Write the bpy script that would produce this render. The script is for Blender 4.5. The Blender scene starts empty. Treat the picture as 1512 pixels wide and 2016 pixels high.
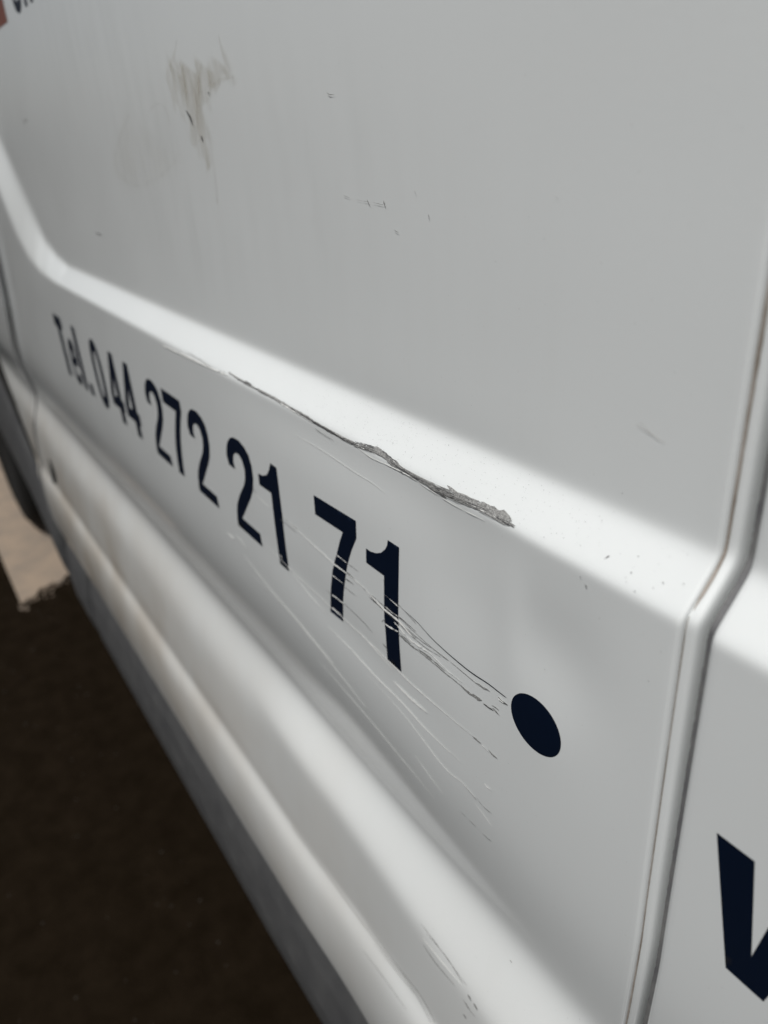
import bpy, math, random
import numpy as np
from mathutils import Vector, Matrix
from mathutils.geometry import delaunay_2d_cdt

# ---------------------------------------------------------------- camera, sky, sun, exposure
sc = bpy.context.scene
UNIT = 0.18            # metres per profile unit (camera to flank distance)
CAM_H = 6.5 * UNIT     # camera height over the ground

cam_data = bpy.data.cameras.new("camera")
cam = bpy.data.objects.new("camera", cam_data)
sc.collection.objects.link(cam)
sc.camera = cam
cam_data.sensor_fit = 'VERTICAL'
cam_data.sensor_height = 36.0
cam_data.sensor_width = 27.0
cam_data.lens = 1514.0 / 2016.0 * 36.0
cam_data.clip_start = 0.01
cam_data.clip_end = 500.0
R_ = Vector((0.54805952, 0.83430414, -0.05972742))
D_ = Vector((0.3481258, -0.29244818, -0.89066407))
F_ = Vector((-0.7605519, 0.46734427, -0.45072181))
rot = Matrix((R_, -D_, -F_)).transposed().to_4x4()
cam.matrix_world = Matrix.Translation((0, -UNIT, CAM_H)) @ rot
cam_data.dof.use_dof = True
cam_data.dof.focus_distance = 0.345
cam_data.dof.aperture_fstop = 7.4
cam_data.dof.aperture_blades = 0

SUN_EL = math.radians(63)
SUN_AZ = math.radians(156)     # compass angle of the sun, clockwise from +y
world = bpy.data.worlds.new("World")
sc.world = world
world.use_nodes = True
wn = world.node_tree
bg = wn.nodes["Background"]
sky = wn.nodes.new("ShaderNodeTexSky")
sky.sky_type = 'NISHITA'
sky.sun_disc = False
sky.sun_elevation = SUN_EL
sky.sun_rotation = SUN_AZ
sky.dust_density = 4.0
sky.air_density = 1.0
hs = wn.nodes.new("ShaderNodeHueSaturation")     # thin overcast: nearly white sky
hs.inputs["Saturation"].default_value = 0.45
wn.links.new(sky.outputs[0], hs.inputs["Color"])
wn.links.new(hs.outputs[0], bg.inputs["Color"])
bg.inputs["Strength"].default_value = 0.057

sun_data = bpy.data.lights.new("sun", 'SUN')
sun_data.energy = 3.0
sun_data.angle = math.radians(3)
sun_data.color = (1.0, 0.985, 0.96)
sun = bpy.data.objects.new("sun", sun_data)
sc.collection.objects.link(sun)
sdir = Vector((math.sin(SUN_AZ) * math.cos(SUN_EL), math.cos(SUN_AZ) * math.cos(SUN_EL), math.sin(SUN_EL)))
sun.location = sdir * 20
sun.rotation_euler = sdir.to_track_quat('Z', 'Y').to_euler()

sc.view_settings.view_transform = 'Standard'
sc.view_settings.look = 'None'
sc.view_settings.gamma = 1.0
sc.view_settings.exposure = 0.07

random.seed(7)
RNG = np.random.default_rng(11)

# ---- the flank of the van as a depth field
def _sp(t, w):
    return w * np.logaddexp(0.0, t / w)


OUTER = [(3, -.805), (-5.62, -.805), (-5.98, -.785), (-6.30, -.725), (-6.56, -.60), (-6.72, -.45), (-6.86, -.30), (-7.60, .42), (-10.0, 2.75)]
INNER = [(3, -.708), (-5.45, -.702), (-5.74, -.66), (-6.00, -.585), (-6.26, -.39), (-6.785, .058), (-9.0, 2.2)]


def _sdist(x, z, poly):
    """distance to a polyline, positive on its upper right side"""
    best = np.full(x.shape, 1e9)
    sign = np.ones(x.shape)
    for (x0, z0), (x1, z1) in zip(poly[:-1], poly[1:]):
        dx, dz = x1 - x0, z1 - z0
        t = np.clip(((x - x0) * dx + (z - z0) * dz) / (dx * dx + dz * dz), 0, 1)
        d = np.hypot(x - x0 - t * dx, z - z0 - t * dz)
        s = np.where(dx * (z - z0) - dz * (x - x0) < 0, 1.0, -1.0)
        m = d < best
        best = np.where(m, d, best)
        sign = np.where(m, s, sign)
    return best * sign


def side(x, z):
    """depth y of the van's flank (positive = into the van) at x, z; all in units of UNIT metres"""
    x = np.asarray(x, float)
    z = np.asarray(z, float)
    s = -z
    t = np.clip((x + 3.30) / .85, 0, 1)
    t = t * t * (3 - 2 * t)
    fr = np.clip((x + 2.3) / 1.6, 0, 1)
    fr = fr * fr * (3 - 2 * fr)
    fa = np.clip((x + 2.6) / 1.4, 0, 1)
    ain = .23 - .11 * fr
    mf = .53 - .12 * fr
    s0 = 2.35 - .12 * fr
    y = ain * _sp(s - 1.85, .11) - ain * _sp(s - s0, .035)
    rear = -.40 * _sp(s - 2.35, .06) + .31 * _sp(s - 2.62, .06) + .04 * _sp(s - 3.05, .03)
    front = -mf * _sp(s - s0, .035) + (mf - .06) * _sp(s - 2.58 + .06 * fr, .026)
    y = y + rear * (1 - t) + front * t
    s = s - .075 + .185 * fa * fa * (3 - 2 * fa)
    y = y - .46 * _sp(s - 3.05, .013) + .34 * _sp(s - 3.13, .03) + .17 * _sp(s - 3.28, .08) + .06 * _sp(s - 3.5, .05)
    # pressed shoulder line: the panel above it is set back
    so = _sdist(x, z, OUTER)
    si = -_sdist(x, z, INNER)
    w = np.clip(so + si, .09, 1.2)
    q = so / w
    y = y + .084 * (_sp(q, .055) - _sp(q - 1, .085))
    y = y + .020 * _sp(z - 1.0, .6)
    # dents: the blow that bent the shoulder edge, and two shallow waves in the lettered panel
    y = y + .010 * np.exp(-((x + 1.75) / .75) ** 2 - ((z + .83) / .13) ** 2)
    y = y + .012 * np.exp(-((x + 1.30) / .22) ** 2 - ((z + 1.02) / .22) ** 2)
    y = y - .007 * np.exp(-((x + 1.02) / .10) ** 2 - ((z + 1.05) / .25) ** 2)
    y = y + .004 * np.exp(-((x + 2.00) / .55) ** 2 - ((z + 1.52 + .10 * (x + 2)) / .10) ** 2)
    y = y + .016 / (1 + np.exp(-(x + 1.085) / .022)) * np.exp(-((z + 1.05) / .16) ** 2 - ((x + 1.00) / .16) ** 2)
    return y

# ---- marks on the flank: (x, z, width) in profile units
SCRATCHES = [
    ('navy',0.1,[(-1.558,-1.253,0.0011),(-1.492,-1.259,0.0016),(-1.429,-1.275,0.0022),(-1.367,-1.283,0.0025),(-1.315,-1.286,0.0031),(-1.251,-1.286,0.0033),(-1.184,-1.278,0.0029),(-1.143,-1.276,0.0028),(-1.111,-1.274,0.0013)]),
    ('grey',0.5,[(-1.698,-1.295,0.0014),(-1.64,-1.297,0.0017),(-1.584,-1.294,0.0016),(-1.479,-1.304,0.0013),(-1.381,-1.309,0.0012),(-1.334,-1.306,0.0014),(-1.276,-1.307,0.0015),(-1.226,-1.307,0.0022),(-1.177,-1.297,0.0039)]),
    ('grey',0.5,[(-1.226,-1.304,0.0011),(-1.202,-1.302,0.0073),(-1.175,-1.297,0.001)]),
    ('grey',0.5,[(-1.601,-1.308,0.0022),(-1.487,-1.314,0.0017),(-1.395,-1.307,0.0013),(-1.347,-1.306,0.0012)]),
    ('grey',0.6,[(-1.593,-1.315,0.0021),(-1.54,-1.323,0.0018),(-1.451,-1.325,0.0013),(-1.381,-1.314,0.0009)]),
    ('light',0.5,[(-1.61,-1.324,0.0043),(-1.526,-1.342,0.0038),(-1.43,-1.333,0.0023),(-1.355,-1.344,0.0018),(-1.288,-1.342,0.0009)]),
    ('grey',0.7,[(-1.589,-1.356,0.0037),(-1.535,-1.36,0.0045),(-1.453,-1.357,0.0035),(-1.382,-1.358,0.0035),(-1.315,-1.357,0.0031),(-1.25,-1.358,0.0053),(-1.21,-1.349,0.0021)]),
    ('dark',0.6,[(-1.589,-1.359,0.0014),(-1.558,-1.36,0.0036),(-1.527,-1.361,0.0011)]),
    ('grey',0.6,[(-1.489,-1.352,0.0019),(-1.431,-1.349,0.005),(-1.361,-1.351,0.0019)]),
    ('grey',0.6,[(-1.25,-1.355,0.0012),(-1.225,-1.353,0.0086),(-1.206,-1.347,0.002)]),
    ('dark',0.6,[(-1.202,-1.354,0.0017),(-1.179,-1.352,0.0055),(-1.159,-1.349,0.0021)]),
    ('grey',0.6,[(-1.168,-1.337,0.001),(-1.153,-1.333,0.0033),(-1.138,-1.334,0.0007)]),
    ('grey',0.6,[(-1.165,-1.344,0.0036),(-1.15,-1.344,0.0038),(-1.136,-1.349,0.0008)]),
    ('grey',0.6,[(-1.142,-1.294,0.0012),(-1.13,-1.296,0.0034),(-1.107,-1.293,0.0008)]),
    ('light',0.4,[(-1.77,-1.287,0.0013),(-1.717,-1.299,0.0041),(-1.666,-1.306,0.0068),(-1.587,-1.307,0.0075),(-1.539,-1.319,0.0051),(-1.499,-1.329,0.0023)]),
    ('light',0.4,[(-1.664,-1.36,0.002),(-1.627,-1.356,0.0066),(-1.589,-1.348,0.0035)]),
    ('dark',0.8,[(-1.655,-1.316,0.0042),(-1.63,-1.317,0.0124),(-1.591,-1.317,0.004)]),
    ('dark',0.6,[(-1.762,-1.288,0.0011),(-1.718,-1.304,0.0033),(-1.666,-1.312,0.0015)]),
    ('dark',0.6,[(-1.749,-1.306,0.0009),(-1.707,-1.309,0.0023),(-1.651,-1.311,0.0031),(-1.601,-1.31,0.0013)]),
    ('grey',0.6,[(-1.779,-1.291,0.0012),(-1.732,-1.292,0.0021),(-1.657,-1.292,0.0011)]),
    ('dark',0.6,[(-1.585,-1.29,0.0031),(-1.551,-1.292,0.0022),(-1.497,-1.295,0.001)]),
    ('grey',0.6,[(-1.587,-1.312,0.0032),(-1.553,-1.317,0.0022),(-1.498,-1.319,0.0021)]),
    ('dark',0.6,[(-1.59,-1.348,0.0038),(-1.562,-1.351,0.0029),(-1.525,-1.354,0.0011)]),
    ('grey',0.4,[(-1.591,-1.246,0.0014),(-1.548,-1.254,0.0014),(-1.495,-1.267,0.0014)]),
    ('light',0.4,[(-1.656,-1.251,0.0021),(-1.617,-1.252,0.0015),(-1.582,-1.255,0.0031)]),
    ('light',0.4,[(-1.653,-1.292,0.0022),(-1.621,-1.295,0.002),(-1.585,-1.292,0.0029)]),
    ('dark',0.5,[(-1.683,-1.365,0.0009),(-1.672,-1.353,0.0017),(-1.659,-1.344,0.0009)]),
    ('dark',0.4,[(-1.691,-1.449,0.0015),(-1.676,-1.452,0.0036),(-1.661,-1.454,0.0014)]),
    ('light',0.4,[(-1.939,-1.239,0.0039),(-1.903,-1.241,0.0013),(-1.869,-1.241,0.0021)]),
    ('dark',0.4,[(-1.865,-1.241,0.0019),(-1.832,-1.24,0.0016),(-1.799,-1.24,0.0007)]),
    ('light',0.3,[(-1.968,-1.288,0.0063),(-1.927,-1.285,0.0044),(-1.88,-1.286,0.0034)]),
    ('light',0.3,[(-1.984,-1.34,0.0046),(-1.946,-1.339,0.0017),(-1.909,-1.338,0.0017)]),
    ('light',0.3,[(-2.005,-1.43,0.0062),(-1.964,-1.426,0.0031),(-1.923,-1.424,0.0042)]),
    ('light',0.3,[(-2.018,-1.49,0.0042),(-1.993,-1.49,0.004),(-1.95,-1.487,0.0013)]),
    ('dark',0.4,[(-1.883,-1.28,0.0045),(-1.858,-1.28,0.0029),(-1.829,-1.28,0.0009)]),
    ('dark',0.4,[(-1.893,-1.309,0.0027),(-1.867,-1.307,0.0023),(-1.837,-1.306,0.0009)]),
    ('grey',0.4,[(-1.905,-1.347,0.0023),(-1.852,-1.346,0.0015),(-1.823,-1.343,0.0007)]),
    ('grey',0.4,[(-1.922,-1.422,0.0021),(-1.849,-1.425,0.0018),(-1.791,-1.431,0.0036),(-1.744,-1.441,0.0015)]),
    ('grey',0.4,[(-2.048,-1.43,0.0012),(-2.021,-1.432,0.0021),(-2.006,-1.43,0.0012)]),
    ('grey',0.4,[(-2.341,-1.253,0.0022),(-2.289,-1.26,0.0026),(-2.216,-1.262,0.001)]),
    ('grey',0.4,[(-2.581,-1.233,0.0039),(-2.57,-1.238,0.0062),(-2.561,-1.254,0.0016)]),
    ('light',0.3,[(-2.412,-1.456,0.0056),(-2.4,-1.46,0.0061),(-2.401,-1.475,0.0041)]),
    ('grey',0.3,[(-2.354,-1.28,0.0016),(-2.293,-1.278,0.002),(-2.231,-1.282,0.0009)]),
    ('light',0.2,[(-2.33,-1.254,0.0014),(-2.207,-1.267,0.0022),(-2.109,-1.276,0.0026),(-2.025,-1.281,0.0032),(-1.963,-1.286,0.0034),(-1.876,-1.283,0.0024),(-1.77,-1.287,0.0017)]),
    ('light',0.2,[(-2.574,-1.251,0.0012),(-2.492,-1.261,0.0023),(-2.433,-1.261,0.0008)]),
    ('light',0.15,[(-2.167,-0.889,0.0004),(-2.023,-0.888,0.001),(-1.906,-0.892,0.0012),(-1.79,-0.898,0.0011),(-1.695,-0.899,0.001),(-1.627,-0.907,0.0004)]),
    ('light',0.4,[(-3.001,-1.599,0.0018),(-2.947,-1.597,0.0079),(-2.902,-1.596,0.0018)]),
    ('light',0.3,[(-2.873,-1.562,0.0011),(-2.817,-1.565,0.0037),(-2.77,-1.591,0.0014)]),
    ('light',0.2,[(-2.818,-1.639,0.0012),(-2.69,-1.668,0.0027),(-2.545,-1.696,0.0034),(-2.37,-1.715,0.0028),(-2.161,-1.75,0.0033),(-2.064,-1.766,0.0016)]),
    ('light',0.2,[(-2.069,-1.598,0.0012),(-1.904,-1.605,0.0031),(-1.753,-1.622,0.0038),(-1.6,-1.627,0.004),(-1.484,-1.641,0.0031),(-1.385,-1.644,0.0019),(-1.292,-1.638,0.0006)]),
    ('light',0.2,[(-2.534,-1.467,0.0008),(-2.314,-1.485,0.0019),(-2.05,-1.494,0.0021),(-1.901,-1.495,0.0024),(-1.66,-1.501,0.003),(-1.541,-1.51,0.0035),(-1.367,-1.505,0.002),(-1.249,-1.498,0.001)]),
    ('grey',0.5,[(-1.246,-1.499,0.0014),(-1.23,-1.498,0.0067),(-1.207,-1.498,0.0013)]),
    ('light',0.3,[(-1.207,-1.5,0.0013),(-1.194,-1.5,0.0019),(-1.176,-1.503,0.0013)]),
    ('grey',0.5,[(-1.18,-1.496,0.0015),(-1.165,-1.5,0.0055),(-1.142,-1.498,0.0012)]),
    ('light',0.2,[(-2.747,-1.714,0.001),(-2.434,-1.718,0.002),(-2.175,-1.76,0.0032),(-1.991,-1.798,0.0033),(-1.85,-1.834,0.0011)]),
    ('light',0.2,[(-2.206,-1.844,0.0012),(-1.893,-1.877,0.0034),(-1.688,-1.907,0.0029),(-1.468,-1.943,0.0008)]),
    ('light',0.2,[(-1.81,-1.65,0.0006),(-1.58,-1.676,0.0018),(-1.391,-1.728,0.0026),(-1.296,-1.719,0.0018),(-1.237,-1.729,0.0014)]),
    ('grey',0.5,[(-1.296,-1.721,0.0011),(-1.256,-1.728,0.0029),(-1.235,-1.731,0.0018)]),
    ('grey',0.5,[(-1.236,-1.72,0.0012),(-1.208,-1.731,0.0021),(-1.168,-1.726,0.0012)]),
    ('light',0.2,[(-1.552,-1.813,0.0008),(-1.484,-1.84,0.0023),(-1.408,-1.865,0.0008)]),
    ('light',0.2,[(-1.197,-1.633,0.0006),(-1.185,-1.637,0.0029),(-1.168,-1.636,0.0005)]),
    ('light',0.2,[(-1.248,-1.752,0.0007),(-1.2,-1.766,0.0018),(-1.168,-1.779,0.0012)]),
    ('grey',0.4,[(-1.322,-1.861,0.001),(-1.282,-1.859,0.0023),(-1.246,-1.855,0.0009)]),
    ('grey',0.4,[(-1.218,-1.856,0.0009),(-1.196,-1.853,0.0021),(-1.175,-1.847,0.0008)]),
    ('light',0.3,[(-1.644,-1.569,0.0016),(-1.548,-1.574,0.0088),(-1.456,-1.569,0.0014)]),
    ('light',0.3,[(-1.843,-1.488,0.0011),(-1.738,-1.506,0.0028),(-1.638,-1.522,0.0007)]),
    ('light',0.3,[(-2.317,-1.496,0.0013),(-2.186,-1.528,0.0027),(-2.076,-1.545,0.0007)]),
    ('light',0.4,[(-3.409,-0.826,0.0027),(-3.099,-0.816,0.0073),(-2.875,-0.812,0.0053),(-2.678,-0.803,0.0026)]),
    ('grey',0.6,[(-3.106,-0.799,0.0008),(-2.96,-0.801,0.0021),(-2.813,-0.809,0.0018),(-2.705,-0.799,0.0009)]),
    ('grey',0.4,[(-2.013,-0.828,0.0017),(-1.964,-0.832,0.0017),(-1.899,-0.834,0.0007)]),
    ('light',0.4,[(-1.76,-0.814,0.0008),(-1.69,-0.822,0.0019),(-1.622,-0.818,0.0014),(-1.533,-0.816,0.0017),(-1.479,-0.819,0.001)]),
    ('light',0.4,[(-1.618,-0.817,0.0008),(-1.517,-0.815,0.0018),(-1.414,-0.824,0.0017),(-1.317,-0.829,0.0018),(-1.204,-0.823,0.0007)]),
    ('grey',0.2,[(-2.641,-3.121,0.0013),(-2.131,-3.08,0.003),(-1.77,-3.009,0.0033),(-1.553,-2.952,0.0031),(-1.404,-2.959,0.0015)]),
    ('grey',0.2,[(-1.913,-3.018,0.0012),(-1.677,-2.968,0.0038),(-1.482,-2.918,0.0041),(-1.384,-2.934,0.0021)]),
    ('grey',0.2,[(-1.83,-3.039,0.0008),(-1.639,-2.989,0.0029),(-1.522,-2.958,0.0015)]),
    ('grey',0.3,[(-1.501,-2.548,0.001),(-1.411,-2.537,0.0027),(-1.222,-2.525,0.0012)]),
    ('grey',0.3,[(-1.475,-2.618,0.0016),(-1.397,-2.617,0.004),(-1.276,-2.59,0.0016)]),
    ('grey',0.3,[(-1.46,-2.551,0.001),(-1.338,-2.53,0.0027),(-1.24,-2.537,0.0013)]),
    ('light',0.3,[(-1.478,-2.59,0.0014),(-1.376,-2.572,0.0041),(-1.238,-2.544,0.0011)]),
    ('grey',0.3,[(-1.896,-3.136,0.001),(-1.725,-3.09,0.0022),(-1.538,-3.05,0.0011)]),
    ('grey',0.4,[(-1.211,-2.548,0.0047),(-1.2,-2.552,0.0112),(-1.191,-2.556,0.005)]),
    ('grey',0.4,[(-1.179,-2.55,0.0046),(-1.167,-2.552,0.0112),(-1.157,-2.558,0.005)]),
    ('grey',0.4,[(-1.229,-2.596,0.0056),(-1.212,-2.598,0.0095),(-1.193,-2.601,0.0035),(-1.163,-2.595,0.0016)]),
    ('grey',0.4,[(-1.224,-2.666,0.0033),(-1.213,-2.663,0.0081),(-1.208,-2.667,0.0043)]),
    ('grey',0.5,[(-1.857,-0.161,0.0006),(-1.845,-0.163,0.0015),(-1.827,-0.166,0.0006)]),
    ('grey',0.5,[(-1.793,-0.169,0.0004),(-1.766,-0.171,0.0011),(-1.736,-0.172,0.0004)]),
    ('grey',0.5,[(-1.744,-0.166,0.001),(-1.74,-0.173,0.0022),(-1.732,-0.18,0.0008)]),
    ('grey',0.5,[(-1.715,-0.172,0.0004),(-1.69,-0.175,0.0011),(-1.669,-0.176,0.0004)]),
    ('grey',0.5,[(-1.668,-0.166,0.0011),(-1.667,-0.172,0.0027),(-1.663,-0.181,0.0011)]),
    ('grey',0.5,[(-1.488,-0.188,0.0013),(-1.486,-0.193,0.0032),(-1.487,-0.198,0.0013)]),
    ('grey',0.5,[(-1.902,0.076,0.0008),(-1.89,0.071,0.0016),(-1.865,0.07,0.0006)]),
    ('grey',0.5,[(-4.545,-0.431,0.0028),(-4.486,-0.434,0.0067),(-4.426,-0.435,0.0025)]),
    ('grey',0.5,[(-5.781,0.141,0.002),(-5.707,0.147,0.0052),(-5.631,0.155,0.0021)]),
    ('grey',0.5,[(-1.628,-0.23,0.0007),(-1.62,-0.234,0.0014),(-1.609,-0.235,0.0005)]),
    ('grey',0.5,[(-1.538,-0.142,0.0006),(-1.534,-0.146,0.0015),(-1.533,-0.15,0.0006)]),
    ('grey',0.5,[(-1.095,-0.137,0.0003),(-1.091,-0.139,0.0009),(-1.088,-0.143,0.0004)]),
    ('brown',0.4,[(-0.867,-0.516,0.0003),(-0.843,-0.522,0.0007),(-0.801,-0.532,0.0003)]),
    ('brown',0.4,[(-0.859,-0.509,0.0003),(-0.826,-0.526,0.0006),(-0.814,-0.532,0.0003)]),
    ('grey',0.5,[(-0.866,-0.776,0.0006),(-0.862,-0.771,0.0017),(-0.859,-0.768,0.0006)]),
    ('grey',0.5,[(-0.89,-0.838,0.0017),(-0.887,-0.84,0.0034),(-0.884,-0.841,0.0017)]),
    ('dark',0.5,[(-1.104,-2.311,0.002),(-1.099,-2.311,0.0039),(-1.094,-2.31,0.0009)]),
]
GOUGE = [(-2.684,-0.794,0.0123),(-2.523,-0.799,0.0141),(-2.306,-0.801,0.0153),(-2.095,-0.806,0.0162),(-1.957,-0.809,0.0194),(-1.8,-0.81,0.0247),(-1.651,-0.798,0.0259),(-1.543,-0.808,0.0219),(-1.425,-0.81,0.0238),(-1.328,-0.808,0.0275),(-1.211,-0.799,0.0239),(-1.106,-0.8,0.0069)]
CHIPS = [[(-1.687,-0.792,0.0046),(-1.665,-0.795,0.0115),(-1.641,-0.794,0.0034)],[(-1.181,-0.798,0.005),(-1.155,-0.791,0.0135),(-1.125,-0.79,0.0036)],[(-1.359,-0.793,0.0021),(-1.334,-0.797,0.0076),(-1.3,-0.8,0.0067)]]
SPECKS = [(-0.8628,-0.7708),(-0.8003,-0.776),(-0.7454,-0.781),(-0.7341,-0.7681),(-0.7752,-0.7977),(-0.8867,-0.8398),(-0.9029,-0.827),(-0.6989,-0.757),(-0.8049,-0.7503),(-0.7173,-0.966),(-0.9936,-1.1162),(-0.8847,-0.6607)]
STAIN_BLOB = [(-2.996,0.2383),(-2.9384,0.2226),(-2.8773,0.2057),(-2.7741,0.2033),(-2.6046,0.1913),(-2.502,0.1867),(-2.4625,0.1482),(-2.4949,0.1436),(-2.5653,0.1462),(-2.6415,0.1345),(-2.6878,0.0983),(-2.7448,0.0656),(-2.7476,0.0174),(-2.7285,-0.0443),(-2.7248,-0.1004),(-2.7962,-0.0945),(-2.8461,-0.056),(-2.877,-0.0172),(-2.9181,0.0221),(-2.9533,0.0742),(-3.0196,0.1154),(-3.0347,0.167),(-3.0364,0.2109)]
STAIN_LINES = [[(-2.535,0.262,0.0036),(-2.525,0.23,0.0104),(-2.507,0.202,0.0189),(-2.485,0.171,0.0251)],[(-2.892,0.285,0.0035),(-2.925,0.256,0.0071),(-2.949,0.234,0.0197),(-2.918,0.208,0.0164)],[(-3.567,0.092,0.0061),(-3.709,0.036,0.014),(-3.838,-0.034,0.0174),(-3.901,-0.083,0.0455),(-3.88,-0.133,0.0205),(-3.667,-0.179,0.0064),(-3.346,-0.146,0.0119),(-3.072,-0.075,0.006)],[(-3.335,0.062,0.0091),(-3.301,0.096,0.0071),(-3.171,0.113,0.005),(-3.105,0.09,0.0108),(-3.092,0.053,0.0105)],[(-2.759,0.075,0.0172),(-2.732,0.011,0.0269),(-2.725,-0.057,0.0184),(-2.725,-0.145,0.0139),(-2.733,-0.21,0.0093)],[(-2.972,0.236,0.0121),(-3.024,0.179,0.0205),(-3.008,0.089,0.0104)],[(-2.878,0.205,0.0142),(-2.872,0.156,0.0193),(-2.882,0.096,0.0097)],[(-2.705,0.197,0.0102),(-2.756,0.143,0.02),(-2.77,0.091,0.0089)],[(-2.64,0.186,0.0246),(-2.65,0.142,0.0224),(-2.695,0.099,0.0099)],[(-2.811,0.164,0.0133),(-2.792,0.104,0.0183),(-2.848,-0.018,0.0088)],[(-2.462,0.151,0.0067),(-2.524,0.15,0.0069),(-2.626,0.14,0.0083),(-2.679,0.115,0.0069)]]
STAIN_DARK = [[(-2.899,0.081,0.0034),(-2.871,0.058,0.0086),(-2.858,0.032,0.0071)],[(-2.792,0.0,0.0042),(-2.787,-0.009,0.0073),(-2.786,-0.02,0.0038)],[(-2.673,0.125,0.0041),(-2.671,0.12,0.0079),(-2.669,0.117,0.0035)]]


# ---------------------------------------------------------------- materials
def mat(name, col, rough=.5, metal=0., spec=.5, coat=0., noise=None, bump=None, col2=None):
    """noise = (scale, lo, hi) blends col with col2; bump = (scale, strength)"""
    m = bpy.data.materials.new(name)
    m.use_nodes = True
    nt = m.node_tree
    b = nt.nodes["Principled BSDF"]
    b.inputs["Base Color"].default_value = (*col, 1)
    b.inputs["Roughness"].default_value = rough
    b.inputs["Metallic"].default_value = metal
    b.inputs["Specular IOR Level"].default_value = spec
    b.inputs["Coat Weight"].default_value = coat
    b.inputs["Coat Roughness"].default_value = .08
    tc = nt.nodes.new("ShaderNodeTexCoord")
    if noise:
        n = nt.nodes.new("ShaderNodeTexNoise")
        n.inputs["Scale"].default_value = noise[0]
        n.inputs["Detail"].default_value = 8
        n.inputs["Roughness"].default_value = .6
        nt.links.new(tc.outputs["Object"], n.inputs["Vector"])
        r = nt.nodes.new("ShaderNodeMapRange")
        r.inputs[1].default_value = noise[1]
        r.inputs[2].default_value = noise[2]
        nt.links.new(n.outputs["Fac"], r.inputs[0])
        mx = nt.nodes.new("ShaderNodeMix")
        mx.data_type = 'RGBA'
        mx.inputs[6].default_value = (*col, 1)
        mx.inputs[7].default_value = (*(col2 or col), 1)
        nt.links.new(r.outputs[0], mx.inputs[0])
        nt.links.new(mx.outputs[2], b.inputs["Base Color"])
    if bump:
        n2 = nt.nodes.new("ShaderNodeTexNoise")
        n2.inputs["Scale"].default_value = bump[0]
        n2.inputs["Detail"].default_value = 6
        nt.links.new(tc.outputs["Object"], n2.inputs["Vector"])
        bp = nt.nodes.new("ShaderNodeBump")
        bp.inputs["Strength"].default_value = bump[1]
        bp.inputs["Distance"].default_value = .002
        nt.links.new(n2.outputs["Fac"], bp.inputs["Height"])
        nt.links.new(bp.outputs[0], b.inputs["Normal"])
    return m


def paint_material():
    """white van paint: faint orange peel, road film, fine specks and a sill with dust and painted ground glow"""
    m = bpy.data.materials.new("white_paint")
    m.use_nodes = True
    nt = m.node_tree
    L = nt.links
    b = nt.nodes["Principled BSDF"]
    b.inputs["Roughness"].default_value = .30
    b.inputs["Specular IOR Level"].default_value = .15
    b.inputs["Coat Weight"].default_value = 1.0
    b.inputs["Coat Roughness"].default_value = .10
    tc = nt.nodes.new("ShaderNodeTexCoord")

    def noise(scale, detail=4, vec=None, rough=.55):
        n = nt.nodes.new("ShaderNodeTexNoise")
        n.inputs["Scale"].default_value = scale
        n.inputs["Detail"].default_value = detail
        n.inputs["Roughness"].default_value = rough
        L.new(vec or tc.outputs["Object"], n.inputs["Vector"])
        return n.outputs["Fac"]

    def rng(src, a, c, lo=0., hi=1.):
        r = nt.nodes.new("ShaderNodeMapRange")
        for i, v in enumerate((a, c, lo, hi)):
            r.inputs[i + 1].default_value = v
        L.new(src, r.inputs[0])
        return r.outputs[0]

    def mix(fac, a, c):
        x = nt.nodes.new("ShaderNodeMix")
        x.data_type = 'RGBA'
        for i, v in ((0, fac), (6, a), (7, c)):
            if isinstance(v, (tuple, float, int)):
                x.inputs[i].default_value = (*v, 1) if isinstance(v, tuple) else v
            else:
                L.new(v, x.inputs[i])
        return x.outputs[2]

    def mul(a, c):
        x = nt.nodes.new("ShaderNodeMath")
        x.operation = 'MULTIPLY'
        for i, v in enumerate((a, c)):
            if isinstance(v, (float, int)):
                x.inputs[i].default_value = v
            else:
                L.new(v, x.inputs[i])
        return x.outputs[0]

    sep = nt.nodes.new("ShaderNodeSeparateXYZ")
    L.new(tc.outputs["Object"], sep.inputs[0])
    base = mix(mul(rng(noise(6, 5), .35, .7), .55), (.71, .735, .732), (.675, .697, .693))
    # vertical rain streaks in the road film
    mp = nt.nodes.new("ShaderNodeMapping")
    mp.inputs["Scale"].default_value = (60, 60, 5)
    L.new(tc.outputs["Object"], mp.inputs[0])
    c1 = mix(mul(rng(noise(1.0, 5, mp.outputs[0]), .52, .75), .03), base, (.50, .51, .48))
    # dust on the lower body, plus warm glow off the ground painted in
    low = mul(rng(sep.outputs[2], CAM_H - 2.0 * UNIT, CAM_H - 3.1 * UNIT), rng(noise(9, 6), .25, .7, .35, 1.))
    rear = rng(sep.outputs[0], -.30, -1.05, .30, 1.)
    c2 = mix(mul(mul(low, rear), .95), c1, (.43, .38, .315))
    # fine specks
    c3 = mix(mul(rng(noise(900, 2), .735, .78), .35), c2, (.22, .21, .19))
    L.new(c3, b.inputs["Base Color"])
    L.new(rng(noise(14, 5), .3, .7, .32, .44), b.inputs["Roughness"])
    bp = nt.nodes.new("ShaderNodeBump")
    bp.inputs["Strength"].default_value = .05
    bp.inputs["Distance"].default_value = .0006
    L.new(noise(420, 2), bp.inputs["Height"])
    bp2 = nt.nodes.new("ShaderNodeBump")
    bp2.inputs["Strength"].default_value = .35
    bp2.inputs["Distance"].default_value = .0016
    L.new(noise(7, 1), bp2.inputs["Height"])
    L.new(bp.outputs[0], bp2.inputs["Normal"])
    L.new(bp2.outputs[0], b.inputs["Normal"])
    return m


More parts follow.
